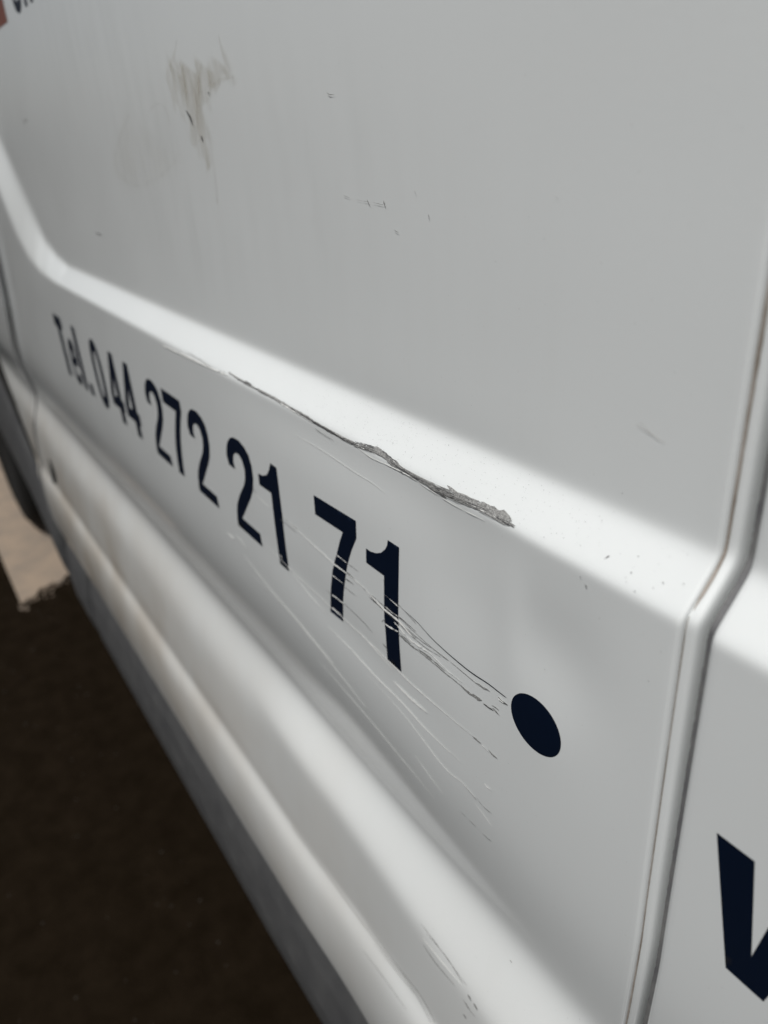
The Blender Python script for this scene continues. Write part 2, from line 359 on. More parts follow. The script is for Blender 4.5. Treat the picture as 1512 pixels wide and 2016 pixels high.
def film_material(name, col, alpha, scale, lo, hi, stretch=(1, 1, 1)):
    """thin dried film whose cover comes from a vertex attribute times noise"""
    m = bpy.data.materials.new(name)
    m.use_nodes = True
    nt = m.node_tree
    b = nt.nodes["Principled BSDF"]
    b.inputs["Base Color"].default_value = (*col, 1)
    b.inputs["Roughness"].default_value = .6
    at = nt.nodes.new("ShaderNodeAttribute")
    at.attribute_name = "cover"
    tc = nt.nodes.new("ShaderNodeTexCoord")
    mp = nt.nodes.new("ShaderNodeMapping")
    mp.inputs["Scale"].default_value = stretch
    n = nt.nodes.new("ShaderNodeTexNoise")
    n.inputs["Scale"].default_value = scale
    n.inputs["Detail"].default_value = 8
    r = nt.nodes.new("ShaderNodeMapRange")
    r.inputs[1].default_value = lo
    r.inputs[2].default_value = hi
    r.inputs[4].default_value = alpha
    mu = nt.nodes.new("ShaderNodeMath")
    mu.operation = 'MULTIPLY'
    nt.links.new(tc.outputs["Object"], mp.inputs[0])
    nt.links.new(mp.outputs[0], n.inputs["Vector"])
    nt.links.new(n.outputs["Fac"], r.inputs[0])
    nt.links.new(at.outputs["Fac"], mu.inputs[0])
    nt.links.new(r.outputs[0], mu.inputs[1])
    nt.links.new(mu.outputs[0], b.inputs["Alpha"])
    return m


M = dict(
    paint=paint_material(),
    navy=mat("navy_vinyl", (.0020, .0058, .0165), .45, spec=.22),
    red=mat("brown_red_vinyl", (.15, .042, .022), .45),
    grey=mat("bared_primer", (.20, .20, .195), .65, noise=(900, .4, .62), col2=(.36, .36, .35), bump=(1500, .5)),
    dark=mat("black_scuff_and_shade", (.045, .045, .048), .6, noise=(1200, .42, .62), col2=(.16, .16, .155)),
    light=mat("pale_scratch", (.80, .805, .78), .5),
    brown=mat("brown_dirt", (.20, .17, .14), .8, noise=(60, .35, .65), col2=(.36, .33, .30)),
    plastic=mat("grey_plastic", (.055, .056, .058), .55, spec=.4, noise=(30, .35, .7), col2=(.078, .079, .079), bump=(700, .25)),
    black=mat("flat_black", (.006, .006, .006), .8, spec=.2),
    tyre=mat("tyre_rubber", (.009, .009, .009), .85, spec=.15, noise=(60, .3, .7), col2=(.013, .012, .011)),
    rim=mat("steel_rim", (.22, .22, .23), .4, metal=.8),
    under=mat("underbody", (.012, .011, .010), .9, spec=.1),
    gap_shade=mat("gap_shade_grey", (.12, .12, .125), .6, noise=(60, .4, .65), col2=(.19, .19, .185)),  # tone of the painted shade beside the front door
    seal=mat("grimy_sealer", (.30, .29, .27), .6, noise=(120, .4, .6), col2=(.20, .185, .165)),
    film=film_material("dried_drip_film", (.45, .41, .335), .44, 90, .28, .62, (1, 1, .35)),
    mist=film_material("faint_wipe_film", (.42, .43, .41), .35, 60, .35, .7, (1, 1, .25)),
)


# ---------------------------------------------------------------- mesh helpers
def link(name, me, m=None, parent=None, **props):
    o = bpy.data.objects.new(name, me)
    sc.collection.objects.link(o)
    if m and me is not None:
        me.materials.append(m)
    if parent:
        o.parent = parent
    for k, v in props.items():
        o[k] = v
    return o


def mesh(name, V, F, smooth=True):
    me = bpy.data.meshes.new(name)
    V = np.asarray(V, float).reshape(-1, 3)
    me.from_pydata(V.tolist(), [], [tuple(int(i) for i in f) for f in F])
    if smooth:
        me.polygons.foreach_set("use_smooth", [True] * len(me.polygons))
    me.update()
    return me


def W(x, y, z):
    """profile units to world metres"""
    return np.stack([np.asarray(x) * UNIT, np.asarray(y) * UNIT, CAM_H + np.asarray(z) * UNIT], -1)


def grid_mesh(name, X, Y, Z, smooth=True):
    n, m = X.shape
    V = W(X, Y, Z).reshape(-1, 3)
    idx = np.arange(n * m).reshape(n, m)
    a, b, c, d = idx[:-1, :-1].ravel(), idx[:-1, 1:].ravel(), idx[1:, 1:].ravel(), idx[1:, :-1].ravel()
    Q = np.stack([a, b, c, d], 1)
    me = bpy.data.meshes.new(name)
    me.vertices.add(len(V))
    me.vertices.foreach_set("co", V.ravel())
    me.loops.add(Q.size)
    me.loops.foreach_set("vertex_index", Q.ravel())
    me.polygons.add(len(Q))
    me.polygons.foreach_set("loop_start", np.arange(0, Q.size, 4))
    me.polygons.foreach_set("use_smooth", np.ones(len(Q), bool))
    me.update(calc_edges=True)
    me.validate()
    return me


def density(samples):
    """cumulative spacing: list of (start, stop, step)"""
    out = []
    for a, b, st in samples:
        n = max(1, int(round(abs(b - a) / st)))
        out += list(np.linspace(a, b, n, endpoint=False))
    out.append(samples[-1][1])
    return np.array(out)


def in_poly(px, pz, poly):
    c = np.zeros(px.shape, bool)
    n = len(poly)
    for i in range(n):
        x0, z0 = poly[i]
        x1, z1 = poly[(i + 1) % n]
        if z0 == z1:
            continue
        c ^= ((z0 > pz) != (z1 > pz)) & (px < (x1 - x0) * (pz - z0) / (z1 - z0) + x0)
    return c


def decal(name, loops, m, parent, lift=.0011, step=.035, thick=0.):
    """flat print cut along its outline and laid on the curved sheet metal; loops after the first are holes"""
    pts, edges, polys = [], [], []
    for lp in loops:
        dense = []
        for i in range(len(lp)):
            a, b = np.array(lp[i]), np.array(lp[(i + 1) % len(lp)])
            k = max(1, int(math.ceil(np.hypot(*(b - a)) / step)))
            for j in range(k):
                dense.append(tuple(a + (b - a) * j / k))
        s = len(pts)
        pts += dense
        edges += [(s + i, s + (i + 1) % len(dense)) for i in range(len(dense))]
        polys.append(dense)
    A = np.array(polys[0])
    gx, gz = np.meshgrid(np.arange(A[:, 0].min(), A[:, 0].max(), step), np.arange(A[:, 1].min(), A[:, 1].max(), step))
    gx, gz = gx.ravel(), gz.ravel()
    ins = in_poly(gx, gz, polys[0])
    for h in polys[1:]:
        ins &= ~in_poly(gx, gz, h)
    for x, z in zip(gx[ins], gz[ins]):
        pts.append((x, z))
    vo, _, fo, *_r = delaunay_2d_cdt([Vector(p) for p in pts], edges, [], 0, 1e-6)
    P = np.array([(v.x, v.y) for v in vo])
    F = np.array([f for f in fo if len(f) == 3])
    c = P[F].mean(1)
    ok = in_poly(c[:, 0], c[:, 1], polys[0])
    for h in polys[1:]:
        ok &= ~in_poly(c[:, 0], c[:, 1], h)
    F = F[ok]
    # keep the outer side facing away from the van (-y)
    a = P[F[:, 1]] - P[F[:, 0]]
    b = P[F[:, 2]] - P[F[:, 0]]
    flip = (a[:, 0] * b[:, 1] - a[:, 1] * b[:, 0]) < 0
    F[flip] = F[flip][:, ::-1]
    y = side(P[:, 0], P[:, 1]) - lift
    return link(name, mesh(name, W(P[:, 0], y, P[:, 1]), F), m, parent)


def smooth_path(P, step=.012):
    P = np.array(P, float)
    out = []
    n = len(P)
    for i in range(n - 1):
        p0, p1, p2, p3 = P[max(i - 1, 0)], P[i], P[i + 1], P[min(i + 2, n - 1)]
        k = max(2, int(np.hypot(*(p2 - p1)[:2]) / step))
        for j in range(k):
            t = j / k
            out.append(.5 * ((2 * p1) + (p2 - p0) * t + (2 * p0 - 5 * p1 + 4 * p2 - p3) * t * t + (3 * p1 - p0 - 3 * p2 + p3) * t ** 3))
    out.append(P[-1])
    return np.array(out)


LIFT = [.0018]


def ribbon(pts, rag, kind, rng):
    """vertices and faces of one scratch: a ragged strip; pale ones are raised furrow lips"""
    S = smooth_path(pts, .010)
    n = len(S)
    tx, tz = np.gradient(S[:, 0]), np.gradient(S[:, 1])
    l = np.hypot(tx, tz) + 1e-9
    nx, nz = -tz / l, tx / l
    nz_sign = np.where(nz < 0, -1, 1)
    nx, nz = nx * nz_sign, nz * nz_sign      # n points upward
    w = np.abs(S[:, 2]) * .5
    j1 = 1 + rag * rng.normal(0, .8, n)
    j2 = 1 + rag * rng.normal(0, .8, n)
    if rag > .35:
        cut = np.convolve(rng.normal(0, 1, n), [.25, .5, .25], 'same') > 1.0
        j1[cut] = 0.05
        j2[cut] = 0.05
    up = w * np.clip(j1, .1, 2.2)
    dn = w * np.clip(j2, .1, 2.2)
    up[0] = dn[0] = up[-1] = dn[-1] = 0.0002
    LIFT[0] += .000012
    if LIFT[0] > .0032:
        LIFT[0] = .0016
    lift = LIFT[0]
    X = np.stack([S[:, 0] + nx * up, S[:, 0], S[:, 0] - nx * dn], 1)
    Z = np.stack([S[:, 1] + nz * up, S[:, 1], S[:, 1] - nz * dn], 1)
    Y = side(X, Z) - lift
    if kind == 'light':
        Y[:, 2] -= np.minimum(dn * .35, .0006)
        Y[:, 1] -= np.minimum(dn * .15, .0003)
    V = W(X, Y, Z).reshape(-1, 3)
    F = []
    for i in range(n - 1):
        for c in (0, 1):
            a = i * 3 + c
            F.append((a, a + 1, a + 4, a + 3))
    return V, F


def ribbon_obj(name, pts, rag, kind, parent, rng):
    V, F = ribbon(pts, rag, kind, rng)
    me = mesh(name, V, F)
    d = sum((p.normal for p in list(me.polygons)[:40]), Vector())
    if d.y > 0:
        me.flip_normals()
    return link(name, me, M[kind], parent)


# ---------------------------------------------------------------- the van
van = link("delivery_van", None)
van.location = (0, 0, 0)
van["label"] = "white delivery van side with dark blue phone number, scraped shoulder edge and scratched sliding door"
van["category"] = "van"

XF = -.668            # front edge of the sliding door
XD = -.612            # rear edge of the front door
REAR = [(-6.0, -7.3), (.0, -7.50), (.96, -7.84), (1.3, -7.98), (1.82, -8.36), (2.2, -8.58), (2.46, -8.66), (2.77, -8.74), (3.06, -8.72), (3.3, -8.60), (3.8, -8.55)]


def front_shift(z):
    return -.10 * np.clip((-z - 1.66) / 1.0, 0, 1) ** 1.5


def x_rear(z):
    return np.interp(-z, [p[0] for p in REAR], [p[1] for p in REAR])


BOTTOM = 3.71
zrows = -density([(-5.0, -1.2, .10), (-1.2, .55, .022), (.55, .92, .0065), (.92, 1.75, .016), (1.75, 2.1, .012), (2.1, 3.0, .009), (3.0, 3.35, .006), (3.35, BOTTOM, .02)])


def edge_roll(X, Y, xf, r, depth, sgn):
    """hemmed edge: a small radius and a return into the body"""
    n = X.shape[0]
    xs, ys = [], []
    for a in np.linspace(0, math.pi / 2, 6)[1:]:
        xs.append(xf + sgn * r * math.sin(a))
        ys.append(r * (1 - math.cos(a)))
    xs.append(xf + sgn * r)
    ys.append(depth)
    return xs, ys


def panel(name, xa, xb, rows, cols, parent, roll=(0, 0), m='paint', depth=.09, r=.010):
    """sheet of the flank between the curves xa(z) and xb(z)"""
    z = rows[:, None]
    u = cols[None, :]
    A = np.broadcast_to(np.asarray(xa(rows))[:, None], (len(rows), 1))
    B = np.broadcast_to(np.asarray(xb(rows))[:, None], (len(rows), 1))
    X = A + (B - A) * u
    Z = np.broadcast_to(z, X.shape).copy()
    Z = Z + .12 * np.clip((X + 3.2) / 1.6, 0, 1) * np.clip((-Z - 3.2) / .5, 0, 1)
    Y = side(X, Z)
    XS, YS, ZS = [X], [Y], [Z]
    if roll[1]:
        yb = Y[:, -1]
        for a in np.linspace(0, math.pi / 2, 6)[1:]:
            XS.append((B[:, 0] + r * math.sin(a))[:, None])
            YS.append((yb + r * (1 - math.cos(a)))[:, None])
            ZS.append(Z[:, -1:])
        XS.append((B[:, 0] + r)[:, None]); YS.append((yb + depth)[:, None]); ZS.append(Z[:, -1:])
    if roll[0]:
        ya = Y[:, 0]
        pre = []
        for a in np.linspace(0, math.pi / 2, 6)[1:]:
            pre.append(((A[:, 0] - r * math.sin(a))[:, None], (ya + r * (1 - math.cos(a)))[:, None]))
        pre.append(((A[:, 0] - r)[:, None], (ya + depth)[:, None]))
        pre = pre[::-1]
        XS = [p[0] for p in pre] + XS
        YS = [p[1] for p in pre] + YS
        ZS = [Z[:, :1]] * len(pre) + ZS
    me = grid_mesh(name, np.concatenate(XS, 1), np.concatenate(YS, 1), np.concatenate(ZS, 1))
    if me.polygons[len(me.polygons) // 2].normal.y > 0:
        me.flip_normals()
    return link(name, me, M[m], parent)


xs = density([(-8.5, -7.2, .035), (-7.2, -4.9, .014), (-4.9, -2.8, .03), (-2.8, XF, .014)])
cols = (xs - xs[0]) / (xs[-1] - xs[0])
door = panel("sliding_door", x_rear, lambda z: XF + front_shift(z) - .010, zrows, cols, van, roll=(1, 1), r=.010)

# front door, its rear edge hemmed
zr2 = -density([(-5.0, -1.2, .15), (-1.2, .6, .03), (.6, .95, .008), (.95, 1.8, .03), (1.8, 3.0, .02), (3.0, 3.35, .01), (3.35, BOTTOM, .04)])
xs2 = density([(XD, 0.3, .012), (.3, 4.5, .1)])
fdoor = panel("front_door", lambda z: XD + front_shift(z) + .014, lambda z: 4.5 + 0 * z, zr2, (xs2 - xs2[0]) / (xs2[-1] - xs2[0]), van, roll=(1, 0), r=.014)

# door pillar: the painted strip seen in the gap, set back and dished towards the front door
u = np.arange(26)
prof_x = np.array(list(np.linspace(XF - .05, -.658, 10)) + [-.654, -.650, -.647, -.645, -.6435, -.6425, -.642, -.6415, -.641] + list(np.linspace(-.62, -.55, 7)))
prof_y = np.array([.014] * 10 + [.0145, .016, .019, .024, .031, .040, .052, .068, .085] + [.10] * 7)
X = prof_x[None, :] + front_shift(zr2)[:, None]
Z = np.broadcast_to(zr2[:, None], X.shape).copy()
me = grid_mesh("door_pillar", X, side(X, Z) + prof_y[None, :], Z)
if me.polygons[10].normal.y > 0:
    me.flip_normals()
pillar = link("door_pillar", me, M['paint'], van)

# rear side panel behind the sliding door, with the facet along the door gap
XE = -23.5
LOW = [(-24, 2.9), (-20.2, 2.9), (-18.7, 1.8), (-17.0, 1.25), (-15.5, 1.15), (-14.0, 1.25), (-12.3, 1.9), (-11.2, 2.3), (-9.93, 2.68), (-8.86, 3.25), (-7.9, BOTTOM), (-6, BOTTOM)]


def x_rear_b(z):
    return x_rear(z) - np.interp(-z, [0, 2.0, 2.2, 4], [.055, .055, .030, .030])


rows3 = -density([(-5.0, -1.2, .15), (-1.2, 1.8, .04), (1.8, 3.0, .02), (3.0, BOTTOM, .02)])
xs3 = density([(XE, -12, .25), (-12, -8.6, .04)])


def rear_sheet():
    rows, cols = rows3, (xs3 - xs3[0]) / (xs3[-1] - xs3[0])
    B = x_rear_b(rows)[:, None]
    X = XE + (B - XE) * cols[None, :]
    low = -np.interp(X, [p[0] for p in LOW], [p[1] for p in LOW])
    Z = np.maximum(rows[:, None], low)
    proud = .050 * (1 - np.clip((-rows[:, None] - 1.9) / .8, 0, 1))
    Y = side(X, Z) - proud
    XS, YS, ZS = [X], [Y], [Z]
    r = .012
    for a in np.linspace(0, math.pi / 2, 6)[1:]:
        XS.append(B + r * math.sin(a))
        YS.append(Y[:, -1:] + r * (1 - math.cos(a)))
        ZS.append(Z[:, -1:])
    XS.append(B + r); YS.append(Y[:, -1:] + .2); ZS.append(Z[:, -1:])
    X, Y, Z = np.concatenate(XS, 1), np.concatenate(YS, 1), np.concatenate(ZS, 1)
    n_, m_ = X.shape
    idx = np.arange(n_ * m_).reshape(n_, m_)
    F = np.stack([idx[:-1, :-1].ravel(), idx[1:, :-1].ravel(), idx[1:, 1:].ravel(), idx[:-1, 1:].ravel()], 1)
    h = np.abs(Z.ravel()[F[:, 0]] - Z.ravel()[F[:, 1]]) + np.abs(Z.ravel()[F[:, 3]] - Z.ravel()[F[:, 2]])
    me = mesh("rear_side_panel", W(X, Y, Z), F[h > 1e-6])
    if me.polygons[10].normal.y > 0:
        me.flip_normals()
    return link("rear_side_panel", me, M['paint'], van)


rear_sheet()

# dark recess behind the rear gap and behind the front gap
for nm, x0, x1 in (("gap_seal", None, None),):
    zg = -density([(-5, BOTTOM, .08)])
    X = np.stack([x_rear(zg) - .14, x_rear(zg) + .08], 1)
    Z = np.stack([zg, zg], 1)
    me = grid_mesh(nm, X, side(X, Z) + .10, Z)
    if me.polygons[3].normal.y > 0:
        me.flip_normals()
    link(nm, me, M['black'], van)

# flat black half-moon near the lower rear corner of the door
P = []
for a in np.linspace(-1.57, 1.57, 12):
    P.append((-8.12 + .26 * math.cos(a), -3.0 + .13 * math.sin(a)))
decal("dark_half_moon", [P[::-1]], M['black'], door, lift=.004)


# sill trim: three pieces of grey plastic with open joints, tucked under at the bottom
def trim(xa, xb, top=None):
    prof = [(3.62, -.06), (3.68, -.075), (3.76, -.095), (3.90, -.125), (4.18, -.15), (4.40, -.135), (4.56, -.105), (4.70, -.055), (4.78, .02), (4.82, .6)]
    pz = np.interp(np.linspace(0, len(prof) - 1, 55), range(len(prof)), [p[0] for p in prof])
    py = np.interp(np.linspace(0, len(prof) - 1, 55), range(len(prof)), [p[1] for p in prof])
    n = max(6, int((xb - xa) / .06))
    e = np.linspace(0, 1, n)
    x = xa + (xb - xa) * e
    end = np.minimum(1, np.minimum(x - xa, xb - x) / .12)
    X = np.broadcast_to(x[None, :], (len(pz), n)).copy()
    Z = -np.broadcast_to(pz[:, None], X.shape).copy()
    if top is not None:
        Z = Z + top(x)[None, :] * (.42 + .58 * np.clip((4.90 - pz) / 1.1, 0, 1))[:, None]
    Z = Z + .12 * np.clip((x + 3.2) / 1.6, 0, 1)[None, :]
    Y = py[:, None] + .07 * (1 - np.sqrt(1 - (1 - end) ** 2))[None, :]
    X = np.concatenate([X[:, :1], X, X[:, -1:]], 1)
    Z = np.concatenate([Z[:, :1], Z, Z[:, -1:]], 1)
    Y = np.concatenate([Y[:, :1] + .15, Y, Y[:, -1:] + .15], 1)
    me = grid_mesh("sill_trim", X, Y, Z)
    if me.polygons[5 * (n + 1) + n // 2].normal.y > 0:
        me.flip_normals()
    return link("sill_trim", me, M['plastic'], van)


trim(-7.05, 5.0)
trim(-8.05, -7.32)
trim(-12.6, -8.42, lambda x: np.interp(x, [-12.6, -11.2, -9.93, -8.86, -8.28], [1.95, 1.5, 1.1, .46, .16]))

# everything of the van beyond the flank: roof, far side, ends, floor
def box(name, x0, x1, y0, y1, z0, z1, m, parent, bevel=0., **kw):
    V = [(x, y, z) for x in (x0, x1) for y in (y0, y1) for z in (z0, z1)]
    F = [(0, 1, 3, 2), (4, 6, 7, 5), (0, 4, 5, 1), (2, 3, 7, 6), (0, 2, 6, 4), (1, 5, 7, 3)]
    o = link(name, mesh(name, V, F, False), m, parent, **kw)
    if bevel:
        b = o.modifiers.new("bevel", 'BEVEL')
        b.width = bevel
        b.segments = 4
    return o


TOPZ = CAM_H + 5.0 * UNIT
yt = float(side(0, 5.0)) * UNIT
sec = [(yt, TOPZ), (yt + .05, TOPZ + .18), (yt + .20, TOPZ + .29), (.9, TOPZ + .33), (1.6, TOPZ + .29), (1.78, TOPZ + .18), (1.85, TOPZ), (1.97, CAM_H), (1.99, .42), (1.94, .32)]
V, F = [], []
for xx in (XE * UNIT, 4.5 * UNIT, 8.2 * UNIT):
    dz = 0
    for (yy, z_) in sec:
        V.append((xx, yy, z_))
n = len(sec)
for k in range(2):
    for i in range(n - 1):
        F.append((k * n + i, k * n + i + 1, (k + 1) * n + i + 1, (k + 1) * n + i))
F.append(tuple(range(n)))
F.append(tuple(range(2 * n, 3 * n))[::-1])
link("body_shell", mesh("body_shell", V, F), M['paint'], van)
box("van_floor", -2.45, 8.2 * UNIT, .10, 1.9, .37, .42, M['under'], van)
box("inner_sill", -2.45, 8.2 * UNIT, .075, .10, .36, 1.0, M['under'], van)

# rear wheel: tyre with sidewall and tread, steel rim
def lathe(profile, n, axis_c):
    V, F = [], []
    for k in range(n):
        a = 2 * math.pi * k / n
        for (rr, yy) in profile:
            V.append((axis_c[0] + rr * math.cos(a), axis_c[1] + yy, axis_c[2] + rr * math.sin(a)))
    m = len(profile)
    for k in range(n):
        for i in range(m - 1):
            a, b = k * m + i, ((k + 1) % n) * m + i
            F.append((a, a + 1, b + 1, b))
    return V, F


wheel = link("rear_wheel", None, None, van)
wc = (-2.70, .014, .348)
V, F = lathe([(.20, .03), (.215, .008), (.26, -.004), (.305, .004), (.332, .022), (.345, .05), (.345, .18), (.33, .205), (.26, .215), (.20, .20)], 64, wc)
link("tyre", mesh("tyre", V, F), M['tyre'], wheel)
V, F = lathe([(.0, .05), (.06, .045), (.09, .06), (.15, .085), (.185, .07), (.20, .03), (.21, .025), (.205, .05)], 48, wc)
link("rim", mesh("rim", V, F), M['rim'], wheel)

# ---------------------------------------------------------------- lettering
TWO = [(.011, -1.208), (0, -1.171), (.010, -1.139), (.034, -1.102), (.072, -1.073), (.11, -1.061), (.163, -1.058), (.209, -1.072), (.241, -1.095), (.256, -1.135), (.255, -1.186), (.233, -1.245), (.196, -1.294), (.142, -1.351), (.097, -1.40), (.064, -1.435), (.235, -1.438), (.24, -1.496), (.002, -1.494), (.002, -1.468), (.014, -1.420), (.034, -1.378), (.076, -1.325), (.143, -1.257), (.167, -1.22), (.178, -1.178), (.165, -1.142), (.139, -1.1245), (.105, -1.1264), (.078, -1.147), (.066, -1.180), (.075, -1.209)]
SEVEN = [(0, -1.064), (.262, -1.064), (.262, -1.118), (.228, -1.168), (.192, -1.232), (.163, -1.30), (.143, -1.365), (.128, -1.43), (.118, -1.492), (.042, -1.492), (.050, -1.43), (.065, -1.36), (.088, -1.295), (.118, -1.235), (.150, -1.18), (.178, -1.136), (0, -1.136)]
SEVEN_NEAR = [(-2.0588, -1.0702), (-1.7923, -1.0587), (-1.7976, -1.1207), (-1.8347, -1.1782), (-1.8701, -1.2457), (-1.8932, -1.3073), (-1.9126, -1.3639), (-1.9312, -1.4281), (-1.9496, -1.5135), (-2.038, -1.5183), (-2.0204, -1.4481), (-2.0062, -1.4009), (-1.9797, -1.3229), (-1.9571, -1.2759), (-1.9372, -1.2388), (-1.9105, -1.1847), (-1.881, -1.1342), (-2.0624, -1.1422)]
ONE_NEAR = [(-1.6197, -1.0506), (-1.565, -1.051), (-1.5875, -1.2936), (-1.5898, -1.3674), (-1.5916, -1.501), (-1.6697, -1.5019), (-1.6652, -1.4114), (-1.6661, -1.3364), (-1.6515, -1.1833), (-1.7489, -1.1837), (-1.7437, -1.1318), (-1.7197, -1.1318), (-1.6895, -1.1243), (-1.6594, -1.1095), (-1.6365, -1.0883), (-1.6247, -1.07)]
ONE_MID = [(-2.3822, -1.0622), (-2.3336, -1.064), (-2.3346, -1.1474), (-2.3373, -1.2571), (-2.347, -1.3802), (-2.3529, -1.503), (-2.4269, -1.503), (-2.4240, -1.4105), (-2.4173, -1.3003), (-2.4114, -1.1915), (-2.5137, -1.1938), (-2.5107, -1.1464), (-2.4678, -1.1412), (-2.4279, -1.1237), (-2.403, -1.0966), (-2.3894, -1.0762)]


def sh(poly, x):
    return [(px + x, pz) for px, pz in poly]


def ell(cx, cz, rx, rz, n=40, p=2.0):
    out = []
    for k in range(n):
        a = 2 * math.pi * k / n
        c, s = math.cos(a), math.sin(a)
        out.append((cx + rx * abs(c) ** (2 / p) * (1 if c > 0 else -1), cz + rz * abs(s) ** (2 / p) * (1 if s > 0 else -1)))
    return out


FOUR = [(.135, -1.062), (.218, -1.062), (.218, -1.338), (.252, -1.338), (.252, -1.408), (.218, -1.408), (.218, -1.492), (.135, -1.492), (.135, -1.408), (0, -1.408), (0, -1.338)]
FOUR_IN = [(.135, -1.338), (.135, -1.215), (.070, -1.338)]
C_ = lambda name, loops, par=door, m='navy', **k: decal(name, loops, M[m], par, **k)
C_("letter", [[(-5.935, -1.06), (-5.705, -1.06), (-5.70, -1.145), (-5.768, -1.145), (-5.768, -1.492), (-5.872, -1.492), (-5.872, -1.145), (-5.94, -1.145)]])
C_("letter", [
    ell(-5.545, -1.335, .103, .163, 40, 2.3)[:36] + [(-5.442, -1.352), (-5.585, -1.352), (-5.578, -1.41), (-5.545, -1.438), (-5.512, -1.425), (-5.505, -1.405)][::1],
] if False else [[(-5.442, -1.36), (-5.588, -1.36), (-5.585, -1.41), (-5.568, -1.438), (-5.545, -1.445), (-5.52, -1.436), (-5.508, -1.405), (-5.445, -1.412), (-5.455, -1.455), (-5.485, -1.49), (-5.545, -1.50), (-5.605, -1.485), (-5.638, -1.44), (-5.648, -1.37), (-5.648, -1.30), (-5.635, -1.23), (-5.60, -1.188), (-5.545, -1.172), (-5.49, -1.188), (-5.455, -1.23), (-5.443, -1.29)],
    [(-5.515, -1.308), (-5.522, -1.265), (-5.545, -1.240), (-5.568, -1.265), (-5.575, -1.308)]])
C_("letter", [[(-5.402, -1.06), (-5.305, -1.06), (-5.305, -1.492), (-5.402, -1.492)]])
C_("full_stop", [[(-5.235, -1.41), (-5.145, -1.41), (-5.145, -1.492), (-5.235, -1.492)]])
C_("digit", [ell(-4.868, -1.277, .120, .220, 44, 2.4), ell(-4.868, -1.277, .046, .145, 36, 2.4)])
C_("digit", [sh(FOUR, -4.648), sh(FOUR_IN, -4.648)])
C_("digit", [sh(FOUR, -4.352), sh(FOUR_IN, -4.352)])
C_("digit", [sh(TWO, -3.885)])
C_("digit", [sh(SEVEN, -3.590)])
C_("digit", [sh(TWO, -3.272)])
C_("digit", [sh(TWO, -2.823)])
C_("digit", [ONE_MID])
C_("digit", [SEVEN_NEAR], step=.02)
C_("digit", [ONE_NEAR], step=.02)
C_("round_dot", [ell(-1.011, -1.288, .084, .0765, 90)], step=.02)
# V on the front door
C_("letter", [[(-.5351, -1.1995), (-.4585, -1.1995), (-.4265, -1.425), (-.392, -1.1995), (-.316, -1.1995), (-.3875, -1.5115), (-.4675, -1.5115)]], fdoor, step=.02)
# bottom of a heading above: U, the next capital, and the brown-red square
C_("letter", [[(-5.292, .98), (-5.292, .76), (-5.283, .70), (-5.255, .665), (-5.205, .647), (-5.15, .648), (-5.105, .668), (-5.078, .705), (-5.070, .76), (-5.070, .98), (-5.128, .98), (-5.128, .77), (-5.135, .725), (-5.155, .705), (-5.185, .70), (-5.215, .708), (-5.232, .73), (-5.238, .77), (-5.238, .98)]])
C_("letter", [[(-5.012, .652), (-4.952, .652), (-4.952, .79), (-4.872, .79), (-4.872, .652), (-4.812, .652), (-4.812, .98), (-4.872, .98), (-4.872, .845), (-4.952, .845), (-4.952, .98), (-5.012, .98)]])
C_("red_square", [[(-5.885, .648), (-5.545, .648), (-5.545, .985), (-5.885, .985)]], m='red')

# ---------------------------------------------------------------- damage
for kind, rag, pts in SCRATCHES:
    ribbon_obj("scratch", pts, rag, kind, door, RNG)


def slivers(name, path, count, kinds, seed, length=(.02, .12), wid=(.0015, .007), across=.5, lift0=0):
    """bared metal and torn paint along the shoulder edge, one object per tone"""
    rng = np.random.default_rng(seed)
    S = smooth_path(path, .01)
    for kind, share in kinds:
        VV, FF = [], []
        for _ in range(int(count * share)):
            i = rng.integers(0, max(1, len(S) - 4))
            L_ = rng.uniform(*length) * rng.uniform(.4, 1.5)
            k = max(2, int(L_ / .012))
            j = min(len(S) - 1 - int(rng.integers(0, 9)), i + k)
            if j - i < 2:
                continue
            off = rng.normal(0, .30) * across * S[i, 2]
            ln = []
            w_ = rng.uniform(*wid)
            drift = rng.normal(0, .012)
            for q in range(i, j + 1):
                ln.append((S[q, 0], S[q, 1] + off + drift * (S[q, 0] - S[i, 0]) , w_ * (1 + .6 * math.sin(q * 1.3 + i))))
            if len(ln) < 3:
                continue
            V, F = ribbon([ln[0], ln[len(ln) // 2], ln[-1]], .55, kind, rng)
            b = len(VV) and sum(len(v) for v in VV)
            FF += [tuple(x + b for x in f) for f in F]
            VV.append(V)
        me = mesh(name, np.concatenate(VV), FF)
        if sum((p.normal for p in list(me.polygons)[:60]), Vector()).y > 0:
            me.flip_normals()
        o = link(name, me, M[kind], door)
        o["kind"] = "stuff"


LIFT[0] = .0012
core = [(x, z - .001, w * .34) for x, z, w in GOUGE]
ribbon_obj("edge_scuff", core, .38, 'grey', door, RNG)
ribbon_obj("edge_scuff", [(x, z - w * .22, w * .12) for x, z, w in GOUGE[:-1]], .6, 'dark', door, RNG)
slivers("edge_scuff", GOUGE, 170, (('grey', .8), ('dark', .35), ('light', .08)), 5, (.04, .22), (.0007, .0026), .30)
slivers("edge_scuff", GOUGE[5:], 130, (('dark', .22), ('grey', .75)), 9, (.03, .14), (.0008, .0034), .55)
slivers("edge_scuff", GOUGE[9:], 60, (('dark', .22), ('grey', .75)), 10, (.03, .10), (.0008, .0034), .75)
for c in CHIPS:
    ribbon_obj("paint_chip", c, .25, 'grey', door, RNG)
# fuzz where the last digit is torn
band = [(p[0], p[1], p[2]) for p in SCRATCHES[13][2]]
slivers("torn_vinyl", band, 60, (('light', .45), ('grey', .4), ('dark', .35)), 21, (.02, .09), (.001, .004), 1.3)

